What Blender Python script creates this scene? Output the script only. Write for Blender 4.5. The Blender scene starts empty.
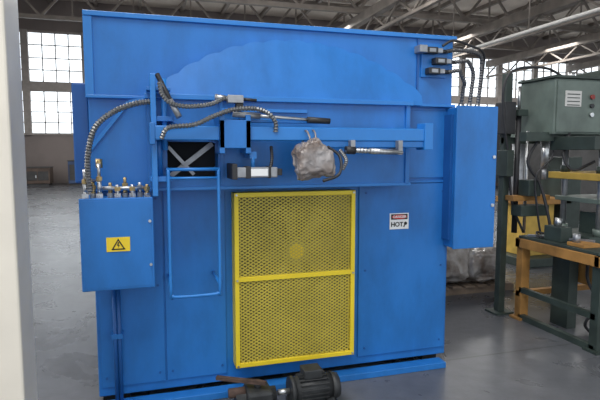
import bpy, bmesh, math, random
from mathutils import Vector, Matrix
random.seed(4)
sc=bpy.context.scene
try:
    sc.view_settings.view_transform='Standard'
except Exception: pass

# ---------------- materials ----------------
def mat(name, col, rough=0.5, metal=0.0, noise=0.0, nscale=5.0, bump=0.0, bscale=40.0, col2=None, spec=0.5, coat=0.0, vor=False, bdist=0.02):
    m=bpy.data.materials.new(name); m.use_nodes=True
    nt=m.node_tree; b=nt.nodes['Principled BSDF']
    b.inputs['Base Color'].default_value=(*col,1); b.inputs['Roughness'].default_value=rough
    b.inputs['Metallic'].default_value=metal
    b.inputs['Specular IOR Level'].default_value=spec
    b.inputs['Coat Weight'].default_value=coat
    tc=nt.nodes.new('ShaderNodeTexCoord')
    if noise>0 or col2:
        n=nt.nodes.new('ShaderNodeTexNoise'); n.inputs['Scale'].default_value=nscale; n.inputs['Detail'].default_value=6
        nt.links.new(tc.outputs['Object'],n.inputs['Vector'])
        r=nt.nodes.new('ShaderNodeValToRGB')
        c2=col2 if col2 else tuple(c*(1-noise) for c in col)
        c1=col if col2 else tuple(min(1,c*(1+noise)) for c in col)
        r.color_ramp.elements[0].position=0.35; r.color_ramp.elements[1].position=0.68
        r.color_ramp.elements[0].color=(*c2,1); r.color_ramp.elements[1].color=(*c1,1)
        nt.links.new(n.outputs['Fac'],r.inputs['Fac']); nt.links.new(r.outputs['Color'],b.inputs['Base Color'])
    if bump>0:
        if vor:
            n2=nt.nodes.new('ShaderNodeTexVoronoi'); n2.inputs['Scale'].default_value=bscale
            nd=nt.nodes.new('ShaderNodeTexNoise'); nd.inputs['Scale'].default_value=bscale*.6
            nt.links.new(tc.outputs['Object'],nd.inputs['Vector'])
            mxv=nt.nodes.new('ShaderNodeMix'); mxv.data_type='VECTOR'; mxv.inputs['Factor'].default_value=.25
            nt.links.new(tc.outputs['Object'],mxv.inputs['A']); nt.links.new(nd.outputs['Color'],mxv.inputs['B'])
            nt.links.new(mxv.outputs['Result'],n2.inputs['Vector']); out=n2.outputs['Distance']
        else:
            n2=nt.nodes.new('ShaderNodeTexNoise'); n2.inputs['Scale'].default_value=bscale
            nt.links.new(tc.outputs['Object'],n2.inputs['Vector']); out=n2.outputs['Fac']
        bp=nt.nodes.new('ShaderNodeBump'); bp.inputs['Strength'].default_value=bump; bp.inputs['Distance'].default_value=bdist
        nt.links.new(out,bp.inputs['Height']); nt.links.new(bp.outputs['Normal'],b.inputs['Normal'])
    return m
def emis(name,col,s,vary=0.15):
    m=bpy.data.materials.new(name); m.use_nodes=True; nt=m.node_tree
    b=nt.nodes['Principled BSDF']; b.inputs['Base Color'].default_value=(.5,.5,.5,1)
    b.inputs['Emission Strength'].default_value=s
    tc=nt.nodes.new('ShaderNodeTexCoord'); n=nt.nodes.new('ShaderNodeTexNoise'); n.inputs['Scale'].default_value=0.9
    nt.links.new(tc.outputs['Object'],n.inputs['Vector'])
    r=nt.nodes.new('ShaderNodeValToRGB'); r.color_ramp.elements[0].position=.3; r.color_ramp.elements[1].position=.7
    r.color_ramp.elements[0].color=(*[c*(1-vary) for c in col],1); r.color_ramp.elements[1].color=(*col,1)
    nt.links.new(n.outputs['Fac'],r.inputs['Fac']); nt.links.new(r.outputs['Color'],b.inputs['Emission Color'])
    return m
def paint(name,col,dirt=.28,rough=.36):
    m=bpy.data.materials.new(name); m.use_nodes=True; nt=m.node_tree; b=nt.nodes['Principled BSDF']
    tc=nt.nodes.new('ShaderNodeTexCoord'); mp=nt.nodes.new('ShaderNodeMapping'); mp.inputs['Scale'].default_value=(1.6,1.6,.7)
    nt.links.new(tc.outputs['Object'],mp.inputs['Vector'])
    n=nt.nodes.new('ShaderNodeTexNoise'); n.inputs['Scale'].default_value=2.2; n.inputs['Detail'].default_value=9; n.inputs['Roughness'].default_value=.62
    nt.links.new(mp.outputs['Vector'],n.inputs['Vector'])
    r=nt.nodes.new('ShaderNodeValToRGB'); e=r.color_ramp.elements
    e[0].position=.30; e[0].color=(*[c*(1-dirt) for c in col],1); e[1].position=.55; e[1].color=(*col,1)
    e2=e.new(.78); e2.color=(*[min(1,c*1.08+.008) for c in col],1)
    nt.links.new(n.outputs['Fac'],r.inputs['Fac']); nt.links.new(r.outputs['Color'],b.inputs['Base Color'])
    mr=nt.nodes.new('ShaderNodeMapRange'); mr.inputs['To Min'].default_value=rough-.08; mr.inputs['To Max'].default_value=rough+.14
    nt.links.new(n.outputs['Fac'],mr.inputs['Value']); nt.links.new(mr.outputs['Result'],b.inputs['Roughness'])
    n2=nt.nodes.new('ShaderNodeTexNoise'); n2.inputs['Scale'].default_value=4
    nt.links.new(tc.outputs['Object'],n2.inputs['Vector'])
    bp=nt.nodes.new('ShaderNodeBump'); bp.inputs['Strength'].default_value=.12; bp.inputs['Distance'].default_value=.02
    nt.links.new(n2.outputs['Fac'],bp.inputs['Height']); nt.links.new(bp.outputs['Normal'],b.inputs['Normal'])
    return m
BLUE=paint('blue_paint',(0.018,0.175,0.54))
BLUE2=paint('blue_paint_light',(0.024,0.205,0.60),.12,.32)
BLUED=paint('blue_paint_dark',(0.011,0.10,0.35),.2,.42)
YEL=mat('yellow_paint',(0.82,0.62,0.03),0.4,noise=0.05)
YELM=mat('yellow_mesh',(0.58,0.47,0.07),0.5,noise=0.10)
YELW=mat('wheel_ochre',(0.33,0.28,0.10),0.5,noise=0.12)
BLADE=mat('fan_blade_dull',(0.22,0.19,0.08),0.6,noise=0.15)
TAN=mat('guard_interior',(0.15,0.13,0.065),0.7,noise=0.3,nscale=4)
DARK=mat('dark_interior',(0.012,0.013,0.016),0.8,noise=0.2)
BLK=mat('black_rubber',(0.025,0.025,0.028),0.5,noise=0.2)
MOTOR=mat('motor_dark',(0.026,0.028,0.03),0.55,noise=0.35,nscale=15)
STEEL=mat('steel',(0.55,0.56,0.57),0.3,metal=0.9,noise=0.1,nscale=20)
GREYM=mat('grey_cast_metal',(0.33,0.34,0.36),0.4,metal=0.6,noise=0.15,nscale=20)
BRASS=mat('brass',(0.45,0.33,0.16),0.35,metal=0.8,noise=0.15,nscale=20)
CONDUIT=mat('conduit_grey',(0.20,0.205,0.21),0.38,metal=0.6,noise=0.15,nscale=30)
WHITE=mat('sign_white',(0.85,0.85,0.85),0.5,noise=0.02)
RED=mat('sign_red',(0.6,0.02,0.02),0.5,noise=0.05)
REDD=mat('dull_red',(0.25,0.03,0.025),0.5,noise=0.1)
SIGNY=mat('sign_yellow',(0.9,0.65,0.03),0.5,noise=0.03)
BLACK=mat('sign_black',(0.01,0.01,0.01),0.5,noise=0.1)
RUST=mat('rusty_steel',(0.075,0.045,0.035),0.8,noise=0.4,nscale=18)
CREAM=mat('cream_paint',(0.80,0.74,0.64),0.5,noise=0.06,nscale=3)
ROOF=mat('roof_deck',(0.62,0.55,0.48),0.8,noise=0.12,nscale=0.8)
TRUSS=mat('truss_steel',(0.22,0.19,0.165),0.7,noise=0.2,nscale=2)
WALLM=mat('wall_paint',(0.20,0.17,0.16),0.8,noise=0.15,nscale=0.6)
FRAME=mat('window_frame',(0.30,0.27,0.25),0.7,noise=0.1)
PIPEW=mat('white_pipe',(0.55,0.54,0.52),0.5,noise=0.05)
GLASS=emis('window_glass',(0.86,0.94,1.0),2.4,0.4)
GREEN=mat('machine_green',(0.12,0.155,0.135),0.42,noise=0.2,nscale=5)
GREEND=mat('machine_green_dark',(0.036,0.052,0.045),0.5,noise=0.25,nscale=6)
ORANGE=mat('orange_primer',(0.38,0.19,0.05),0.6,noise=0.3,nscale=5)
YELO=mat('ochre_paint',(0.55,0.36,0.07),0.55,noise=0.2,nscale=6)
WRAP=mat('plastic_wrap',(0.46,0.45,0.44),0.2,nscale=6,noise=.4,col2=(.16,.13,.11),bump=0.7,bscale=8,coat=0.4,vor=True,bdist=.03)
WOOD=mat('pallet_wood',(0.20,0.15,0.11),0.8,noise=0.2,nscale=8)
WRAPB=mat('clear_plastic_bag',(0.36,0.34,0.34),0.28,noise=.4,nscale=9,col2=(.16,.12,.10),bump=0.55,bscale=14,coat=0.25,vor=True,bdist=.02)

def floor_mat():
    m=bpy.data.materials.new('concrete_floor'); m.use_nodes=True; nt=m.node_tree; b=nt.nodes['Principled BSDF']
    tc=nt.nodes.new('ShaderNodeTexCoord')
    def noise(sc_,det=8,ro=.65,dist=0):
        n=nt.nodes.new('ShaderNodeTexNoise'); n.inputs['Scale'].default_value=sc_; n.inputs['Detail'].default_value=det; n.inputs['Roughness'].default_value=ro; n.inputs['Distortion'].default_value=dist
        nt.links.new(tc.outputs['Object'],n.inputs['Vector']); return n
    n=noise(.55)
    r=nt.nodes.new('ShaderNodeValToRGB'); r.color_ramp.elements[0].position=.35; r.color_ramp.elements[1].position=.7
    r.color_ramp.elements[0].color=(.075,.079,.09,1); r.color_ramp.elements[1].color=(.135,.14,.152,1)
    nt.links.new(n.outputs['Fac'],r.inputs['Fac'])
    n2=noise(9,5)
    mx=nt.nodes.new('ShaderNodeMix'); mx.data_type='RGBA'; mx.blend_type='OVERLAY'; mx.inputs['Factor'].default_value=.35
    nt.links.new(r.outputs['Color'],mx.inputs['A']); nt.links.new(n2.outputs['Fac'],mx.inputs['B'])
    n3=noise(1.2,6,.6,1.2); r3=nt.nodes.new('ShaderNodeValToRGB'); r3.color_ramp.elements[0].position=.30; r3.color_ramp.elements[1].position=.50
    r3.color_ramp.elements[0].color=(.5,.495,.49,1); r3.color_ramp.elements[1].color=(1,1,1,1)
    nt.links.new(n3.outputs['Fac'],r3.inputs['Fac'])
    m2=nt.nodes.new('ShaderNodeMix'); m2.data_type='RGBA'; m2.blend_type='MULTIPLY'; m2.inputs['Factor'].default_value=.8
    nt.links.new(mx.outputs['Result'],m2.inputs['A']); nt.links.new(r3.outputs['Color'],m2.inputs['B'])
    br=nt.nodes.new('ShaderNodeTexBrick'); br.offset=0; br.inputs['Scale'].default_value=1; br.inputs['Brick Width'].default_value=4; br.inputs['Row Height'].default_value=4; br.inputs['Mortar Size'].default_value=.010
    br.inputs['Color1'].default_value=(1,1,1,1); br.inputs['Color2'].default_value=(1,1,1,1); br.inputs['Mortar'].default_value=(.5,.5,.5,1)
    nt.links.new(tc.outputs['Object'],br.inputs['Vector'])
    m3=nt.nodes.new('ShaderNodeMix'); m3.data_type='RGBA'; m3.blend_type='MULTIPLY'; m3.inputs['Factor'].default_value=.8
    nt.links.new(m2.outputs['Result'],m3.inputs['A']); nt.links.new(br.outputs['Color'],m3.inputs['B'])
    nt.links.new(m3.outputs['Result'],b.inputs['Base Color'])
    mr=nt.nodes.new('ShaderNodeMapRange'); mr.inputs['To Min'].default_value=.20; mr.inputs['To Max'].default_value=.36
    nt.links.new(n3.outputs['Fac'],mr.inputs['Value']); nt.links.new(mr.outputs['Result'],b.inputs['Roughness'])
    bp=nt.nodes.new('ShaderNodeBump'); bp.inputs['Strength'].default_value=.08; bp.inputs['Distance'].default_value=.02
    nt.links.new(n2.outputs['Fac'],bp.inputs['Height']); nt.links.new(bp.outputs['Normal'],b.inputs['Normal'])
    return m
FLOOR=floor_mat()

# ---------------- mesh helpers ----------------
def link(o,parent=None):
    sc.collection.objects.link(o)
    if parent: o.parent=parent
    return o
def empty(name,loc=(0,0,0)):
    e=bpy.data.objects.new(name,None); e.empty_display_size=.1; e.location=loc; sc.collection.objects.link(e); return e
class B:
    """mesh builder"""
    def __init__(s): s.bm=bmesh.new(); s.mats=[]
    def mi(s,m):
        if m not in s.mats: s.mats.append(m)
        return s.mats.index(m)
    def box(s,x0,x1,y0,y1,z0,z1,m,bev=0.0):
        r=bmesh.ops.create_cube(s.bm,size=1)
        vs=r['verts']
        for v in vs:
            v.co=Vector(((x0+x1)/2+v.co.x*(x1-x0),(y0+y1)/2+v.co.y*(y1-y0),(z0+z1)/2+v.co.z*(z1-z0)))
        fs=set(f for v in vs for f in v.link_faces); i=s.mi(m)
        for f in fs: f.material_index=i
        if bev>0:
            es=list(set(e for v in vs for e in v.link_edges))
            g=bmesh.ops.bevel(s.bm,geom=es,offset=bev,segments=2,affect='EDGES',profile=.5)
            for f in g['faces']: f.material_index=i
    def cyl(s,a,b,r,m,seg=16,r2=None,smooth=True):
        a=Vector(a);b=Vector(b);d=b-a;L=d.length
        if L<1e-6: return
        M=Matrix.Translation((a+b)/2)@d.to_track_quat('Z','Y').to_matrix().to_4x4()
        g=bmesh.ops.create_cone(s.bm,cap_ends=True,segments=seg,radius1=r,radius2=r if r2 is None else r2,depth=L,matrix=M)
        i=s.mi(m)
        for f in set(f for v in g['verts'] for f in v.link_faces):
            f.material_index=i; f.smooth=smooth and len(f.verts)==4
    def bar(s,a,b,w,h,m,up=(0,0,1)):
        a=Vector(a);b=Vector(b);d=(b-a);L=d.length;d.normalize();up=Vector(up)
        sx=d.cross(up)
        if sx.length<1e-4: sx=d.cross(Vector((0,1,0)))
        sx.normalize(); sz=sx.cross(d)
        vs=[]
        for p in (a,b):
            for q in ((-1,-1),(1,-1),(1,1),(-1,1)):
                vs.append(s.bm.verts.new(p+sx*q[0]*w/2+sz*q[1]*h/2))
        i=s.mi(m)
        for idx in ((3,2,1,0),(4,5,6,7),(0,1,5,4),(1,2,6,5),(2,3,7,6),(3,0,4,7)):
            f=s.bm.faces.new([vs[k] for k in idx]); f.material_index=i
    def prism(s,pts,y0,y1,m):
        i=s.mi(m); fy=y0 if callable(y0) else (lambda z:y0)
        A=[s.bm.verts.new((p[0],fy(p[1]),p[1])) for p in pts]; C=[s.bm.verts.new((p[0],y1,p[1])) for p in pts]
        s.bm.faces.new(A).material_index=i; s.bm.faces.new(C[::-1]).material_index=i
        n=len(pts)
        for k in range(n): s.bm.faces.new((A[k],C[k],C[(k+1)%n],A[(k+1)%n])).material_index=i
    def ring(s,c,axis,R,r,m,seg=40,ms=8,a0=0,a1=2*math.pi):
        c=Vector(c); ax=Vector(axis).normalized(); u=ax.orthogonal().normalized(); w=ax.cross(u); i=s.mi(m)
        full=abs(a1-a0-2*math.pi)<1e-4; rings=[]
        N=seg if full else seg+1
        for k in range(N):
            t=a0+(a1-a0)*k/seg; d=u*math.cos(t)+w*math.sin(t)
            rings.append([s.bm.verts.new(c+d*(R+r*math.cos(q*2*math.pi/ms))+ax*r*math.sin(q*2*math.pi/ms)) for q in range(ms)])
        for k in range(N if full else N-1):
            A=rings[k];C=rings[(k+1)%N]
            for q in range(ms):
                f=s.bm.faces.new((A[q],A[(q+1)%ms],C[(q+1)%ms],C[q])); f.material_index=i; f.smooth=True
    def sweep(s,pts,r,m,ms=8,corr=0.0,step=0.006):
        P=[Vector(p) for p in pts]; Q=[P[0]*2-P[1]]+P+[P[-1]*2-P[-2]]
        out=[]
        for k in range(1,len(Q)-2):
            p0,p1,p2,p3=Q[k-1:k+3]; n=max(3,int((p2-p1).length/step))
            for j in range(n):
                t=j/n
                out.append(.5*((2*p1)+(p2-p0)*t+(2*p0-5*p1+4*p2-p3)*t*t+(3*p1-p0-3*p2+p3)*t**3))
        out.append(P[-1]); i=s.mi(m); prev=None; nrm=None
        for k,p in enumerate(out):
            d=(out[min(k+1,len(out)-1)]-out[max(k-1,0)]).normalized()
            if nrm is None: nrm=d.orthogonal().normalized()
            nrm=(nrm-d*nrm.dot(d)).normalized(); bn=d.cross(nrm)
            rr=r*(1+(corr if k%2 else -corr))
            cur=[s.bm.verts.new(p+(nrm*math.cos(q*2*math.pi/ms)+bn*math.sin(q*2*math.pi/ms))*rr) for q in range(ms)]
            if prev:
                for q in range(ms):
                    f=s.bm.faces.new((prev[q],prev[(q+1)%ms],cur[(q+1)%ms],cur[q])); f.material_index=i; f.smooth=(corr==0)
            else: s.bm.faces.new(cur[::-1]).material_index=i
            prev=cur
        s.bm.faces.new(prev).material_index=i
    def done(s,name,parent=None):
        bmesh.ops.recalc_face_normals(s.bm,faces=s.bm.faces[:])
        me=bpy.data.meshes.new(name); s.bm.to_mesh(me); s.bm.free()
        for m in s.mats: me.materials.append(m)
        o=bpy.data.objects.new(name,me); return link(o,parent)
def text(name,s,x,y,z,size,m,parent,ext=0.001):
    c=bpy.data.curves.new(name,'FONT'); c.body=s; c.size=size; c.align_x='CENTER'; c.align_y='CENTER'; c.extrude=ext; c.offset=size*0.02
    c.materials.append(m); o=bpy.data.objects.new(name,c); o.location=(x,y,z); o.rotation_euler=(math.pi/2,0,0); return link(o,parent)
def lump(name,c,sz,m,parent=None,amp=.18,seed=0,flat=False,sub=4,freq=3.0,neck=False,smooth=True):
    from mathutils import noise
    bm=bmesh.new(); bmesh.ops.create_icosphere(bm,subdivisions=sub,radius=1)
    for v in bm.verts:
        n=v.co.normalized(); 
        d=1+amp*noise.noise(n*freq*.6+Vector((seed,0,0)))*1.6+amp*.5*noise.noise(n*freq*2+Vector((0,seed,0)))-amp*.6*abs(noise.noise(n*freq*2.6+Vector((seed,seed,0))))
        q=n*d
        e=0.62
        q=Vector([math.copysign(abs(k)**e,k) for k in q]) if flat else q
        if neck and q.z>.45: 
            t=(q.z-.45); q.x*=max(.35,1-t*.75); q.z+=t*.25
        v.co=Vector((q.x*sz[0]/2,q.y*sz[1]/2,q.z*sz[2]/2))
        if flat and not neck and v.co.z<-sz[2]/2*.9: v.co.z=-sz[2]/2*.9
    for f in bm.faces: f.smooth=smooth
    me=bpy.data.meshes.new(name); bm.to_mesh(me); bm.free(); me.materials.append(m)
    o=bpy.data.objects.new(name,me); o.location=c; return link(o,parent)

# ================= ROOM =================
b=B(); b.box(-16,36,-9,24.3,-.2,0,FLOOR); b.done('floor')
b=B(); b.box(-16,36,-9,24.3,8.6,8.75,ROOF)
for k in range(0,52,2):
    b.box(-16+k,-15.85+k,-9,24,8.42,8.6,TRUSS)
b.done('ceiling')
b=B(); b.box(-16,36,24,24.3,0,2.3,WALLM); b.box(-16,36,24,24.3,7.15,8.6,WALLM); b.done('wall_back')
b=B(); b.box(-16.3,-16,4,24.3,0,8.6,WALLM); b.done('wall_left')
b=B(); b.box(36,36.3,-9,24.3,0,2.0,WALLM); b.box(36,36.3,-9,24.3,6.8,8.6,WALLM); b.done('wall_right')
bay=2.6; n=0; x=-15.65
while x<35.5:
    b=B(); x1=min(x+bay,35.9)
    b.box(x,x+.3,23.85,24.25,2.3,7.15,FRAME)
    b.box(x,x1,23.9,24.2,4.35,4.8,FRAME)
    b.box(x+.3,x1,24.1,24.14,2.3,7.15,GLASS)
    for zz in (2.3,7.05): b.box(x,x1,23.95,24.2,zz,zz+.1,FRAME)
    for j in range(1,4): 
        xx=x+.3+(x1-x-.3)*j/4; b.box(xx-.02,xx+.02,24.0,24.12,2.3,7.15,FRAME)
    for zz in (2.9,3.4,3.9,5.35,5.9,6.5): b.box(x+.3,x1,24.0,24.12,zz-.018,zz+.018,FRAME)
    n+=1; b.done('window_%d'%n); x+=bay
b=B(); b.box(36.1,36.15,-9,24,2.0,6.8,GLASS)
for k in range(0,33,2): b.box(36,36.12,-9+k,-8.8+k,2,6.8,FRAME)
b.box(36,36.12,-9,24,4.2,4.5,FRAME)
b.done('window_%d'%(n+1))
def truss(y,i):
    b=B(); z0,z1=6.9,8.35
    b.box(-15.9,35.9,y-.1,y+.1,z0,z0+.16,TRUSS); b.box(-15.9,35.9,y-.1,y+.1,z1,z1+.16,TRUSS)
    xx=-15.8; k=0
    while xx<35:
        b.bar((xx,y,z0+.1),(xx+1.2,y,z1+.05),.08,.09,TRUSS); b.bar((xx+1.2,y,z1+.05),(xx+2.4,y,z0+.1),.08,.09,TRUSS)
        b.bar((xx+1.2,y,z0+.1),(xx+1.2,y,z1+.05),.06,.06,TRUSS)
        xx+=2.4
    b.done('roof_truss' if i==0 else 'roof_truss.%03d'%i)
for i,y in enumerate((2.5,7,11.5,16,20.5)): truss(y,i)
b=B()
for xx in (8.4,14.2,20,26): 
    b.box(xx-.15,xx+.15,-8,23.9,6.55,6.9,TRUSS)
    yy=-8
    while yy<23:
        b.bar((xx,yy,6.0),(xx,yy+1,6.6),.06,.06,TRUSS); b.bar((xx,yy+1,6.6),(xx,yy+2,6.0),.06,.06,TRUSS); yy+=2
    b.box(xx-.07,xx+.07,-8,23.9,5.92,6.02,TRUSS)
b.box(-6.2,-5.9,-8,23.9,6.55,6.9,TRUSS)
b.done('crane_runway_beam')
b=B(); b.cyl((11.2,-8,5.15),(11.2,23.9,5.15),.06,PIPEW)
for yy in range(-6,24,4): b.cyl((11.2,yy,5.15),(11.2,yy,8.5),.02,TRUSS,8)
b.done('ceiling_pipe')
def column(name,x,y,w,m,h=8.6):
    b=B(); b.box(x-w/2,x+w/2,y-w/2,y-w/2+.03,0,h,m); b.box(x-w/2,x+w/2,y+w/2-.03,y+w/2,0,h,m); b.box(x-.02,x+.02,y-w/2,y+w/2,0,h,m)
    b.box(x-w/2-.06,x+w/2+.06,y-w/2-.06,y+w/2+.06,0,.03,m)
    b.done(name)
k=0
for xx,yy in ((-9,11.5),(-9,20.5),(26,11.5),(26,20.5)):
    column('column_steel' if k==0 else 'column_steel.%03d'%k,xx,yy,.4,TRUSS,6.9); k+=1
b=B(); b.box(-1.0,-.515,-.95,-.68,0,8.6,CREAM,.01); b.box(-1.05,-.49,-1.0,-.63,0,.02,CREAM)
b.done('cream_column')

# ================= BLUE MACHINE =================
M=empty('industrial_furnace')
b=B(); b.box(-.30,2.16,0,2.2,.06,1.92,BLUE,.006)
b.box(-.29,2.15,-.02,2.2,1.92,2.39,BLUE,.006)
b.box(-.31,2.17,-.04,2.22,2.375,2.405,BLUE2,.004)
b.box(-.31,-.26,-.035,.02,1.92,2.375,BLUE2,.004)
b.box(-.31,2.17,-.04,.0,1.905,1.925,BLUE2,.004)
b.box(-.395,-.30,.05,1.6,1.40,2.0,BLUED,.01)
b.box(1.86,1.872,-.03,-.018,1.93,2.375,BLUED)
b.done('body_shell',M)
b=B()
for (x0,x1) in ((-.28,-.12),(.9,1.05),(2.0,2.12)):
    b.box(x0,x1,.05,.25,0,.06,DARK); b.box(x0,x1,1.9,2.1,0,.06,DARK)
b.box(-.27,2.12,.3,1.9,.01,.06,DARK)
b.box(-.30,2.10,-.12,-.02,.0,.045,BLUE,.004)
b.done('base_skid',M)
b=B()
b.box(-.28,.105,-.012,0,.12,1.36,BLUE,.003); b.box(.115,.50,-.012,0,.12,1.36,BLUE,.003)
b.box(1.44,2.14,-.012,0,.12,1.36,BLUE,.003)
b.box(1.80,2.14,-.012,0,1.40,1.88,BLUE,.003)
b.box(-.29,2.15,-.016,0,1.365,1.38,BLUE,.003)
for xx in (-.25,.07,.15,.47,1.49,2.10):
    for zz in (.18,.75,1.3): b.cyl((xx,-.018,zz),(xx,-.011,zz),.008,BLUED,6)
b.done('front_panels',M)
R=1.30; cx=.965; cz=2.29-R; N=13; a=math.asin(.86/R); pts=[]
for k in range(N):
    for j in range(5):
        t=-a+2*a*(k+j/5)/N; rr=R+.014*math.sin(math.pi*j/5)
        pts.append((cx+rr*math.sin(t),cz+rr*math.cos(t)))
pts.append((cx+R*math.sin(a),cz+R*math.cos(a)))
fy=lambda z:-.18+(z-1.90)/.39*.11
b=B(); b.prism([(pts[0][0],1.90)]+pts+[(pts[-1][0],1.90)],fy,-.02,BLUE)
b.done('arched_drum_cover',M)
b=B(); y0=-.18; XR=1.72
b.box(.03,.14,y0,0,1.37,1.91,BLUE); b.box(.44,XR,y0,0,1.37,1.91,BLUE); b.box(.14,.44,y0,0,1.65,1.91,BLUE); b.box(.14,.44,y0,0,1.37,1.43,BLUE)
b.box(.14,.44,-.02,-.014,1.43,1.65,DARK)  # near-black plate: shade inside the opening put into the colour
b.bar((.16,-.06,1.44),(.42,-.06,1.64),.02,.03,GREYM); b.bar((.15,-.10,1.62),(.30,-.10,1.45),.02,.02,GREYM)
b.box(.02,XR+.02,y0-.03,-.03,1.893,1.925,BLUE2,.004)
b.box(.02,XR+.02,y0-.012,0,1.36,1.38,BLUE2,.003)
b.box(XR-.025,XR+.005,y0-.015,0,1.37,1.91,BLUE,.003)
b.box(.45,.47,y0-.012,y0,1.39,1.89,BLUE,.002)
b.box(.46,1.0,y0-.015,y0,1.83,1.85,BLUE2,.002)
b.done('mid_housing',M)
b=B(); b.prism([(-.29,1.36),(-.29,1.60),(-.07,1.88),(.04,1.90),(.04,1.36)],-.10,0,BLUE)
b.bar((-.29,-.105,1.60),(-.07,-.105,1.88),.02,.02,BLUE2); b.bar((-.07,-.105,1.88),(.03,-.105,1.90),.02,.02,BLUE2)
b.done('side_gusset',M)
b=B()
b.box(.05,1.76,-.37,-.28,1.655,1.735,BLUE2,.006)
b.box(.04,.07,-.38,-.27,1.63,1.75,BLUE,.004)
b.box(1.00,1.78,-.365,-.285,1.615,1.655,BLUE,.004)
b.box(1.73,1.79,-.38,-.27,1.60,1.77,BLUE2,.004)
b.box(1.55,1.61,-.28,-.18,1.60,1.74,BLUE,.004)
b.box(.42,.60,-.39,-.375,1.61,1.77,BLUE,.003); b.box(.42,.45,-.39,-.18,1.58,1.80,BLUE,.003); b.box(.57,.60,-.39,-.18,1.58,1.80,BLUE,.003)
b.box(.44,1.10,-.33,-.29,1.76,1.78,BLUE,.003)
b.bar((.16,-.28,1.79),(.42,-.28,1.66),.03,.05,BLUE)
b.done('swing_beam',M)
b=B()
b.box(.05,.08,-.33,-.20,1.34,2.02,BLUE2,.004)
b.cyl((.125,-.27,1.60),(.125,-.27,2.0),.016,BLUE2); b.box(.05,.17,-.31,-.18,1.76,1.79,BLUE,.003); b.box(.03,.16,-.31,-.18,1.93,1.95,BLUE,.003)
b.box(.04,.16,-.30,-.18,1.42,1.45,BLUE2,.003)
b.cyl((.09,-.30,2.02),(.17,-.36,1.84),.014,BLK); b.cyl((.155,-.35,1.875),(.20,-.38,1.78),.017,GREYM)
b.cyl((.09,-.25,1.45),(.09,-.25,1.74),.022,BLUE)
b.done('pivot_bracket',M)
b=B(); r=.010; y=-.32; xa,xb,za,zb=.137,.42,.75,1.49
b.sweep([(xa,y,zb),(xa,y,za+.05),(xa+.008,y,za+.01),(xa+.05,y,za),(xb-.05,y,za),(xb-.008,y,za+.01),(xb,y,za+.05),(xb,y,zb)],r,BLUE2,step=.02)
b.cyl((xa,y,zb),(xb,y,zb),r,BLUE2); b.cyl((xa,y,1.44),(xb,y,1.44),r*.8,BLUE2)
for xx in (xa,xb):
    b.cyl((xx,y,zb),(xx,-.17,zb),r,BLUE2); b.cyl((xx,y,za+.06),(xx,0,za+.06),r,BLUE2)
b.done('handle_frame',M)
b=B(); b.box(-.335,.045,-.29,0,.82,1.33,BLUE,.008); b.box(-.34,.05,-.305,-.29,.815,1.335,BLUE,.005)
b.box(-.325,.035,-.3075,-.305,.83,1.32,BLUE,.001)
b.cyl((.03,-.315,1.2),(.03,-.305,1.2),.008,STEEL); b.cyl((.03,-.315,.95),(.03,-.305,.95),.008,STEEL)
b.done('junction_box',M)
b=B()
b.box(-.205,-.08,-.3115,-.3075,1.035,1.115,SIGNY)
b.prism([(-.18,1.045),(-.105,1.045),(-.1425,1.108)],-.3135,-.3116,BLACK); b.prism([(-.167,1.052),(-.118,1.052),(-.1425,1.095)],-.3145,-.3136,SIGNY)
b.prism([(-.145,1.088),(-.137,1.088),(-.141,1.073),(-.134,1.073),(-.144,1.055),(-.142,1.068),(-.150,1.068)],-.3155,-.3146,BLACK)
b.done('warning_sign',M)
b=B()
for i,xx in enumerate([-.31,-.27,-.235,-.18,-.14,-.10,-.06,-.02,.02]):
    h=[.14,.07,.17,.06,.05,.09,.05,.06,.05][i]; yy=-.25+.03*(i%2)
    m=[STEEL,BRASS,STEEL,BRASS,STEEL,BRASS,STEEL,STEEL,BRASS][i]
    b.cyl((xx,yy,1.33),(xx,yy,1.357),.020,STEEL,6,smooth=False); b.cyl((xx,yy,1.355),(xx,yy,1.355+h*.5),.012,m); b.cyl((xx,yy,1.345+h*.5),(xx,yy,1.355+h*.5+.012),.018,BRASS,6,smooth=False); b.cyl((xx,yy,1.355+h*.5),(xx,yy,1.355+h),.009,m)
b.cyl((-.22,-.24,1.385),(.03,-.24,1.385),.011,STEEL); b.cyl((-.235,-.22,1.5),(-.235,-.22,1.55),.018,BRASS,8)
b.cyl((-.31,-.25,1.43),(-.25,-.22,1.43),.009,STEEL)
b.done('pipe_fittings',M)
b=B(); 
for xx in (-.19,-.165): b.cyl((xx,-.06,0.0),(xx,-.06,.82),.012,BLUED)
b.box(-.21,-.145,-.08,0,.45,.48,BLUE); b.box(-.23,-.14,-.1,-.02,0,.03,BLUED)
b.done('drain_pipes',M)
b=B()
b.sweep([(-.285,-.25,1.37),(-.290,-.28,1.50),(-.275,-.30,1.62),(-.235,-.31,1.73),(-.14,-.31,1.81),(-.03,-.30,1.855),(.05,-.28,1.87)],.015,CONDUIT,corr=.2,step=.008)
b.sweep([(.10,-.35,1.97),(.115,-.37,1.90),(.16,-.38,1.855),(.25,-.38,1.84),(.37,-.38,1.855),(.45,-.37,1.89),(.48,-.36,1.885)],.013,CONDUIT,corr=.2,step=.008)
b.sweep([(.10,-.40,1.66),(.14,-.41,1.72),(.28,-.41,1.74),(.38,-.41,1.785),(.49,-.40,1.825),(.62,-.40,1.835),(.70,-.40,1.81),(.745,-.39,1.76),(.75,-.37,1.71)],.013,CONDUIT,corr=.2,step=.008)
b.sweep([(.74,-.30,1.62),(.735,-.34,1.55),(.72,-.36,1.49)],.010,BLK,corr=.1)
b.sweep([(1.08,-.36,1.62),(1.12,-.46,1.56),(1.10,-.50,1.46),(1.0,-.50,1.42)],.009,BLK)
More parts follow.
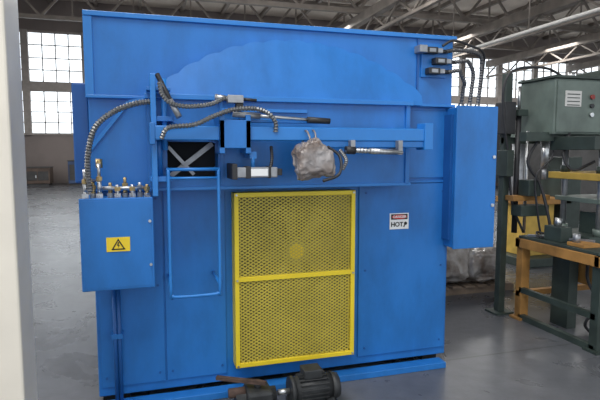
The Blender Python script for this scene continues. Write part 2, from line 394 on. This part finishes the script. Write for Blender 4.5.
b.sweep([(1.15,-.38,1.60),(1.18,-.41,1.54),(1.16,-.40,1.48)],.012,CONDUIT,corr=.1)
b.done('flexible_conduits',M)
b=B()
b.cyl((.50,-.36,1.805),(1.05,-.36,1.775),.010,STEEL); b.cyl((.50,-.36,1.805),(.66,-.36,1.796),.018,GREYM); b.cyl((.95,-.36,1.780),(1.09,-.36,1.773),.018,BLK)
b.box(.47,.56,-.39,-.33,1.865,1.91,GREYM,.004); b.cyl((.40,-.36,1.90),(.48,-.36,1.89),.016,STEEL); b.cyl((.56,-.36,1.89),(.64,-.36,1.885),.009,BLK)
b.box(.52,.56,-.38,-.32,1.825,1.865,BLK,.003)
b.done('pneumatic_cylinder',M)
b=B(); b.box(.505,.76,-.38,-.30,1.44,1.50,GREYM,.005); b.box(.60,.70,-.383,-.38,1.45,1.49,WHITE); b.box(.49,.52,-.39,-.18,1.43,1.52,BLK,.003); b.box(.76,.79,-.37,-.31,1.45,1.49,BLK,.003)
b.box(.57,.60,-.384,-.30,1.435,1.505,BLK,.003); b.box(.705,.72,-.384,-.30,1.435,1.505,BLK,.003)
b.cyl((.62,-.34,1.50),(.62,-.34,1.56),.012,BLUE2); b.box(.60,.64,-.35,-.18,1.55,1.59,BLUE2); b.done('limit_switch_box',M)
b=B(); q=-.06
b.cyl((1.24+q,-.40,1.60),(1.62+q,-.40,1.585),.014,STEEL); b.cyl((1.24+q,-.40,1.60),(1.30+q,-.40,1.598),.024,BLK); b.cyl((1.40+q,-.40,1.594),(1.57+q,-.40,1.587),.018,STEEL)
for k in range(10): b.ring((1.33+q+.022*k,-.40,1.597-.0009*k),(1,0,0),.015,.004,GREYM,12,5)
b.box(1.27+q,1.30+q,-.41,-.30,1.59,1.66,GREYM,.003); b.box(1.59+q,1.62+q,-.41,-.30,1.57,1.66,GREYM,.003)
b.done('spring_damper',M)
lump('wrapped_parcel',(.955,-.455,1.54),(.23,.14,.22),WRAPB,M,amp=.32,seed=3,freq=2.0,flat=True,sub=5,neck=True)
b=B(); b.ring((.94,-.375,1.64),(1,0,.1),.075,.006,WRAPB,30,6); b.ring((.97,-.375,1.64),(1,0,-.1),.078,.005,WRAPB,30,6); b.done('parcel_tie',M)

G0x,G1x,Gz0,Gz1=.545,1.37,.185,1.33; gy=-.09
b=B(); w=.028
b.box(G0x,G1x,gy-.02,gy,Gz1-w,Gz1,YEL,.002); b.box(G0x,G1x,gy-.02,gy,Gz0,Gz0+w,YEL,.002)
b.box(G0x,G0x+w,gy-.021,gy,Gz0,Gz1,YEL,.002); b.box(G1x-w,G1x,gy-.021,gy,Gz0,Gz1,YEL,.002)
b.box(G0x,G1x,gy-.018,gy,.755,.785,YEL,.002)
b.box(G0x,G0x+.004,gy,0,Gz0,Gz1,YEL); b.box(G1x-.004,G1x,gy,0,Gz0,Gz1,YEL); b.box(G0x,G1x,gy,0,Gz1-.004,Gz1,YEL); b.box(G0x,G1x,gy,0,Gz0,Gz0+.004,YEL)
for xx in (G0x+.014,G1x-.014):
    for zz in (Gz0+.014,.766,Gz1-.014): b.cyl((xx,gy-.03,zz),(xx,gy-.02,zz),.007,STEEL,6)
b.done('safety_guard_frame',M)
def clipline(x0,x1,z0,z1,c,s):
    ps=[]
    for xx in (x0,x1):
        zz=s*xx+c
        if z0-1e-9<=zz<=z1+1e-9: ps.append((xx,zz))
    for zz in (z0,z1):
        xx=(zz-c)/s
        if x0<xx<x1: ps.append((xx,zz))
    if len(ps)>=2: return ps[0],ps[1]
b=B(); sl=.62; X0,X1,Z0,Z1=G0x+w,G1x-w,Gz0+w,Gz1-w; dz=.0225
for s in (sl,-sl):
    lo=Z0-max(s*X0,s*X1); hi=Z1-min(s*X0,s*X1); c=lo
    while c<hi:
        q=clipline(X0,X1,Z0,Z1,c,s)
        if q and (Vector(q[0])-Vector(q[1])).length>.004:
            yy=gy-.006+(.002 if s>0 else 0)
            b.bar((q[0][0],yy,q[0][1]),(q[1][0],yy,q[1][1]),.004,.0068,YELM,up=(0,0,1))
        c+=dz
b.done('safety_guard_mesh',M)
b=B(); b.box(G0x+.01,G1x-.01,-.016,-.0125,Gz0+.01,Gz1-.01,TAN)
fx,fz=.965,.93
b.ring((fx,-.05,fz),(0,1,0),.31,.014,BLADE,64,8)
b.cyl((fx,-.03,fz),(fx,-.070,fz),.09,YELW,40); b.cyl((fx,-.070,fz),(fx,-.078,fz),.05,YEL,30); b.ring((fx,-.066,fz),(0,1,0),.078,.006,TAN,40,6)
for k in range(8):
    t=k*math.pi/4+.2; c0=Vector((math.cos(t),0,math.sin(t))); n0=Vector((-math.sin(t),0,math.cos(t)))
    p=Vector((fx,-.045,fz))
    i=b.mi(BLADE)
    v=[p+c0*.08-n0*.02, p+c0*.28-n0*.06+Vector((0,-.012,0)), p+c0*.28+n0*.03+Vector((0,.015,0)), p+c0*.08+n0*.02]
    f0=[b.bm.verts.new(q) for q in v]; f1=[b.bm.verts.new(q+Vector((0,.004,0))) for q in v]
    for fc in (f0,f1[::-1],[f0[0],f1[0],f1[1],f0[1]],[f0[1],f1[1],f1[2],f0[2]],[f0[2],f1[2],f1[3],f0[3]],[f0[3],f1[3],f1[0],f0[0]]):
        b.bm.faces.new(fc).material_index=i
b.ring((fx,-.035,.60),(0,1,0),.345,.012,BLADE,60,8,0,2*math.pi)
b.done('fan_wheel',M)
b=B(); b.box(1.675,1.825,-.016,-.0125,1.035,1.15,WHITE); b.box(1.685,1.815,-.018,-.0161,1.105,1.143,BLACK)
b.prism([(1.75+.06*math.cos(t), 1.124+.016*math.sin(t)) for t in [i*2*math.pi/20 for i in range(20)]],-.0195,-.0181,RED)
b.cyl((1.80,-.018,1.075),(1.80,-.0161,1.075),.012,BLACK,12); b.bar((1.80,-.017,1.08),(1.785,-.017,1.05),.01,.004,BLACK); b.done('danger_sign',M)
text('danger_sign_text','DANGER',1.75,-.0202,1.124,.026,WHITE,M); text('danger_sign_hot','HOT',1.732,-.0175,1.068,.045,BLACK,M)
b=B(); b.box(2.12,2.45,-.13,.35,.895,1.90,BLUE,.006); b.box(2.115,2.455,-.145,-.13,.89,1.91,BLUE,.004)
b.cyl((2.43,-.155,1.55),(2.43,-.145,1.55),.012,STEEL); b.cyl((2.43,-.155,1.2),(2.43,-.145,1.2),.012,STEEL)
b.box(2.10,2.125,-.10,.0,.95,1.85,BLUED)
b.done('electrical_cabinet',M)
b=B()
for i,(zz,xx) in enumerate(((2.29,1.90),(2.22,1.97),(2.15,1.92))):
    b.box(xx,xx+.09,-.09,-.018,zz-.022,zz+.022,BLK,.004); b.box(xx+.09,xx+.13,-.085,-.025,zz-.016,zz+.016,GREYM,.003); b.cyl((xx+.13,-.055,zz),(xx+.17,-.055,zz),.014,BLK)
    b.box(xx+.02,xx+.07,-.093,-.09,zz-.012,zz+.012,GREYM)
b.box(1.89,2.09,-.035,-.018,2.11,2.34,BLUE,.003); b.box(1.84,1.90,-.10,-.018,2.27,2.32,GREYM,.004)
CAB=mat('cable_grey',(0.10,0.10,0.105),0.42,metal=.4,noise=.15)
for i,(xs,zs,xe) in enumerate(((2.07,2.29,2.38),(2.14,2.22,2.31),(2.09,2.15,2.24))):
    b.sweep([(xs,-.055,zs),(xs+.08,-.07,zs+.012),(xe-.05,-.06,zs+.0),(xe,-.04,zs-.07),(xe+.005,-.02,2.05),(xe,0,1.90)],.014,CAB,corr=.15,step=.009)
    b.cyl((xe,0,1.90),(xe,0,1.935),.02,STEEL,8)
b.sweep([(2.02,-.09,2.32),(2.10,-.10,2.36),(2.24,-.08,2.34),(2.38,-.05,2.30),(2.42,0,2.18),(2.42,.05,1.9)],.009,BLK)
b.done('cable_connectors',M)

# ================= MOTOR on floor =================
b=B(); cx0,cx1=.86,1.10; cy=-.36; cz=.11
b.cyl((cx0,cy,cz),(cx1,cy,cz),.080,MOTOR,32)
for k in range(20):
    t=k*math.pi*2/20; b.bar((cx0+.03,cy+.085*math.cos(t),cz+.085*math.sin(t)),(cx1-.03,cy+.085*math.cos(t),cz+.085*math.sin(t)),.005,.022,MOTOR,up=(0,math.cos(t),math.sin(t)))
b.cyl((cx0-.025,cy,cz),(cx0,cy,cz),.088,MOTOR,32); b.cyl((cx1,cy,cz),(cx1+.05,cy,cz),.090,MOTOR,32,r2=.075)
b.cyl((cx0-.10,cy,cz),(cx0-.02,cy,cz),.018,STEEL)
b.box(.92,1.04,cy-.04,cy+.07,cz+.07,cz+.13,MOTOR,.006)
b.box(cx0,cx0+.05,cy-.10,cy+.10,.02,.07,MOTOR); b.box(cx1-.05,cx1,cy-.10,cy+.10,.02,.07,MOTOR)
b.box(cx0-.02,cx1+.04,cy-.11,cy+.11,0,.025,MOTOR); b.done('electric_motor')
b=B(); b.box(.44,.74,-.42,-.22,0,.03,MOTOR); b.box(.56,.72,-.42,-.24,.03,.15,MOTOR,.02); b.cyl((.50,-.33,.09),(.75,-.33,.09),.05,MOTOR,20); b.cyl((.64,-.33,.12),(.64,-.33,.19),.022,MOTOR)
b.bar((.40,-.24,.20),(.68,-.38,.19),.03,.02,RUST); b.cyl((.46,-.33,.13),(.56,-.33,.13),.03,RUST)
b.done('gear_reducer')

# ================= PRESS at right =================
P=empty('hydraulic_press')
b=B()
xl,xr,ya,yb=3.38,4.75,-.15,.72
for (xx,yy,m) in ((xl,yb,ORANGE),(xl,ya,GREEND),(xr,yb,ORANGE),(xr,ya,GREEND)):
    b.box(xx,xx+.09,yy-.08,yy,0,.70,m,.004); b.box(xx-.03,xx+.12,yy-.11,yy+.03,0,.02,m)
b.box(xl-.02,xl+.05,ya-.08,yb,.69,.775,ORANGE,.004); b.box(xr+.03,xr+.1,ya-.08,yb,.69,.775,ORANGE,.004)
b.box(xl-.02,xr+.1,yb-.06,yb,.69,.775,ORANGE,.004); b.box(xl-.02,xr+.1,ya-.09,ya-.03,.69,.775,ORANGE,.004)
b.box(xl,xl+.05,ya-.05,yb-.05,.0,.05,GREEND); b.box(xl,xr,yb-.06,yb-.01,.22,.27,ORANGE); b.box(xl,xl+.04,ya-.05,yb-.05,.26,.31,GREEND)
b.box(xl+.0,xr+.08,ya-.05,yb-.02,.775,.80,GREEND,.003)
b.box(3.75,4.5,.15,.6,.40,.69,ORANGE,.02); b.cyl((4.0,.3,.18),(4.0,.3,.42),.09,GREEND,20); b.box(3.60,3.70,.3,.5,.0,.69,GREEND)
b.sweep([(3.7,.2,.66),(3.62,.12,.5),(3.66,.05,.3),(3.6,.1,.12),(3.7,.15,.02)],.013,BLK,step=.03)
b.sweep([(3.8,.1,.66),(3.72,.0,.48),(3.78,.0,.3),(3.9,.1,.2)],.011,BLK,step=.03)
b.done('work_table',P)
b=B()
b.box(3.60,4.6,.1,.6,.80,.86,GREEND,.005)
for xx,yy in ((3.74,.15),(3.74,.55),(4.45,.15),(4.45,.55)): b.cyl((xx,yy,.86),(xx,yy,1.75),.026,GREYM); b.cyl((xx,yy,.86),(xx,yy,.92),.045,GREEN); b.cyl((xx,yy,1.40),(xx,yy,1.46),.04,GREEND)
b.box(3.64,4.62,.05,.65,1.34,1.40,YELO,.006); b.box(3.68,4.55,.1,.6,1.14,1.18,GREEN,.004)
b.box(3.60,4.6,.1,.6,1.60,1.72,GREEND,.006)
b.cyl((4.06,.35,1.40),(4.06,.35,1.62),.09,GREEND,24)
b.cyl((3.93,.24,.86),(3.93,.24,1.14),.085,PIPEW,24); b.cyl((3.93,.24,1.18),(3.93,.24,1.34),.03,STEEL); b.box(3.78,3.84,.2,.4,.86,1.05,GREEND,.004)
b.box(4.12,4.35,.15,.45,.86,1.1,GREEN,.005)
b.done('press_frame',P)
b=B()
b.box(3.42,3.60,-.02,.16,.80,.83,ORANGE,.003); b.box(3.44,3.56,.25,.45,.80,.93,GREEND,.006); b.cyl((3.50,.35,.93),(3.50,.35,1.0),.03,STEEL); b.cyl((3.46,.1,.83),(3.46,.1,.90),.03,GREYM)
b.sweep([(3.44,.5,.81),(3.5,.6,.84),(3.56,.5,.82),(3.48,.44,.815),(3.42,.52,.82)],.010,BLK,step=.02)
b.bar((3.42,.62,.81),(3.60,.05,.84),.02,.02,GREYM)
b.done('loose_fittings',P)
b=B()
sx=.30
b.box(3.24+sx,3.86+sx,.5,.95,1.74,2.24,GREEN,.01); b.box(3.26+sx,3.84+sx,.488,.5,1.76,2.22,GREEN,.004)
b.box(3.22+sx,3.88+sx,.48,.97,2.24,2.265,GREEND,.004)
b.box(3.34+sx,3.52+sx,.482,.488,1.99,2.13,PIPEW,.001)
for k in range(4): b.box(3.36+sx,3.50+sx,.480,.482,2.0+.032*k,2.008+.032*k,GREEND)
b.cyl((3.64+sx,.47,2.08),(3.64+sx,.488,2.08),.022,REDD); b.cyl((3.64+sx,.47,2.0),(3.64+sx,.488,2.0),.02,BLK); b.cyl((3.64+sx,.47,1.92),(3.64+sx,.488,1.92),.02,STEEL)
b.box(3.90+sx,4.35+sx,.40,.95,1.74,2.36,GREEND,.01); b.box(3.76+sx,3.82+sx,.478,.488,1.80,2.0,REDD,.003)
for k in range(6): b.cyl((4.10+sx+.06*(k%2),.385,1.85+.1*(k//2)),(4.10+sx+.06*(k%2),.40,1.85+.1*(k//2)),.018,STEEL)
b.cyl((3.6+sx,.7,2.265),(3.6+sx,.7,2.33),.03,STEEL)
b.box(3.3,4.3+sx,.55,.65,1.68,1.76,GREEND)
b.done('control_box',P)
b=B(); sx=.12
b.box(3.18+sx,3.25+sx,.85,.92,0,2.32,GREEND,.004); b.box(3.12+sx,3.32+sx,.8,.98,0,.02,GREEND); b.box(3.18+sx,3.60+sx,.86,.90,1.66,1.72,GREEND)
b.box(3.14+sx,3.26+sx,.80,.95,1.75,2.05,BLK,.006); b.box(3.16+sx,3.24+sx,.78,.93,1.35,1.6,GREEND,.006)
b.cyl((3.32+sx,.84,.8),(3.32+sx,.84,1.98),.026,BLK); b.cyl((3.32+sx,.84,1.98),(3.32+sx,.84,2.2),.016,STEEL); b.cyl((3.40+sx,.80,.8),(3.40+sx,.80,1.78),.014,STEEL)
b.box(3.27+sx,3.38+sx,.78,.90,1.92,1.98,GREEND,.004)
b.sweep([(3.70+sx,.7,2.28),(3.5+sx,.72,2.36),(3.2+sx,.75,2.34),(3.1+sx,.78,2.2),(3.12+sx,.8,1.9),(3.2+sx,.8,1.5),(3.25+sx,.8,1.1),(3.35+sx,.75,.82)],.012,BLK,step=.03)
b.sweep([(3.4+sx,.6,1.76),(3.26+sx,.62,1.5),(3.38+sx,.6,1.3),(3.42+sx,.55,1.1),(3.45+sx,.5,.85)],.014,BLK,step=.03)
b.sweep([(3.46+sx,.6,1.76),(3.50+sx,.58,1.55),(3.34+sx,.6,1.35),(3.38+sx,.6,1.0),(3.42+sx,.6,.82)],.010,BLK,step=.03)
b.sweep([(3.6+sx,.5,1.75),(3.5+sx,.45,1.55),(3.56+sx,.4,1.42),(3.70+sx,.3,1.5)],.012,BLK,step=.03)
b.box(3.20+sx,3.62+sx,.72,.84,1.12,1.17,ORANGE,.004)
b.box(3.24+sx,3.56+sx,.66,.80,.98,1.08,GREEND,.004); b.box(3.30+sx,3.44+sx,.64,.78,1.17,1.32,GREEND,.006)
b.done('hose_mast',P)
D=empty('drill_press')
b=B(); b.box(4.9,5.9,2.4,3.2,0,.12,GREEND,.01); b.cyl((5.2,2.95,.1),(5.2,2.95,2.1),.09,GREYM,20); b.box(4.95,5.75,2.5,3.1,.85,.93,ORANGE,.005); b.box(5.0,5.6,2.35,3.1,1.75,2.2,GREEN,.02)
b.cyl((5.3,2.55,1.35),(5.3,2.55,1.75),.05,STEEL,16); b.cyl((5.3,2.55,1.2),(5.3,2.55,1.35),.03,GREYM); b.box(5.65,5.9,2.5,3.0,.12,1.5,GREEND,.01); b.box(5.05,5.55,2.6,3.0,.12,.85,YELO,.01)
for k in range(3):
    t=k*2.1; b.cyl((4.98,2.6,1.9),(4.98,2.6+.2*math.cos(t),1.9+.2*math.sin(t)),.01,STEEL); 
b.done('drill_body',D)

# ================= pallet =================
W=empty('wrapped_pallet_load')
dy=-.2
b=B()
for yy in (1.75,2.1,2.45): b.box(2.9,4.05,yy+dy,yy+dy+.1,.0,.07,WOOD)
for k in range(7): b.box(2.9+.165*k,3.02+.165*k,1.73+dy,2.57+dy,.07,.09,WOOD)
b.done('pallet',W)
lump('load',(3.22,2.12+dy,.37),(.68,.74,.60),WRAP,W,amp=.20,seed=5,flat=True,sub=5)
lump('load_side',(3.70,2.08+dy,.30),(.62,.72,.46),WRAP,W,amp=.22,seed=9,flat=True,sub=5)

# ================= background machinery =================
def cabinet(name,x,y,w,d,h,m,m2):
    b=B(); b.box(x,x+w,y,y+d,.1,h,m,.02); b.box(x+.05,x+w-.05,y+.05,y+d-.05,0,.1,m2)
    b.box(x+.06,x+w/2-.02,y-.02,y,.25,h-.15,m2,.01); b.box(x+w/2+.02,x+w-.06,y-.02,y,.25,h-.15,m2,.01); b.box(x+w/2-.08,x+w/2-.04,y-.05,y-.02,h*.45,h*.6,STEEL)
    b.box(x-.02,x+w+.02,y-.02,y+d,h,h+.04,m2)
    b.done(name)
BROWN=mat('brown_crate',(0.11,0.08,0.065),0.8,noise=.2); BD=mat('blue_cabinet',(0.04,0.07,0.15),0.6,noise=.2); GD=mat('dark_grey_cabinet',(0.055,0.055,0.056),0.7,noise=.2)
specs=[(-7,21.8,1.4,1.2,1.2,BROWN),(-5.0,22.2,1.0,1,.8,BROWN),(-3.2,21.9,1.1,1.2,1.1,BD),(6,14,2,1.5,2.2,GD),(9,12,2,1.4,2.0,BROWN),(7.2,8.5,1.6,1.2,2.0,GD),(12.5,15,2.4,1.5,2.4,BROWN),(16,18,2.4,1.5,2.1,GD),(20,19,2.4,1.5,2.3,BROWN),(24,18.3,1.4,1.2,2.1,GD),(9.3,5.2,1.4,1.2,1.9,GD),(11.4,9.5,1.5,1.2,2.0,GD)]
for i,(x,y,w,d,h,m) in enumerate(specs):
    cabinet('storage_cabinet' if i==0 else 'storage_cabinet.%03d'%i,x,y,w,d,h,m,GD)

# ================= LIGHT =================
w=bpy.data.worlds.new('World'); sc.world=w; w.use_nodes=True
bg=w.node_tree.nodes['Background']; bg.inputs['Color'].default_value=(.88,.94,1,1); bg.inputs['Strength'].default_value=1.25
def area(name,loc,rot,sx,sy,p,col=(1,1,1)):
    l=bpy.data.lights.new(name,'AREA'); l.shape='RECTANGLE'; l.size=sx; l.size_y=sy; l.energy=p; l.color=col
    o=bpy.data.objects.new(name,l); o.location=loc; o.rotation_euler=rot; sc.collection.objects.link(o)
area('fill_near',(-2,-4,8.3),(0,0,0),6,4,750,(1,.99,.97))  # added fill lamp; the roof deck has no opening here
area('fill_mid',(2,9,8.3),(0,0,0),14,3,1200,(1,.99,.97))  # added overhead fill, hung under the closed roof
area('fill_far',(12,18,6.7),(0,0,0),24,2,1800,(1,.99,.97))  # long fill lamp added towards the back, below the trusses
area('fill_left',(-8,4,8.3),(0,math.radians(-25),0),4,8,1500,(1,.99,.97))  # tilted fill lamp added so that light comes from the left

# ================= CAMERA =================
cam=bpy.data.cameras.new('camera'); cam.sensor_width=36; cam.lens=520/600*36
co=bpy.data.objects.new('camera',cam); co.location=(0,-3.35,1.6)
co.rotation_euler=(math.radians(90)-math.atan(50/520),0,-math.radians(16.8)); sc.collection.objects.link(co); sc.camera=co
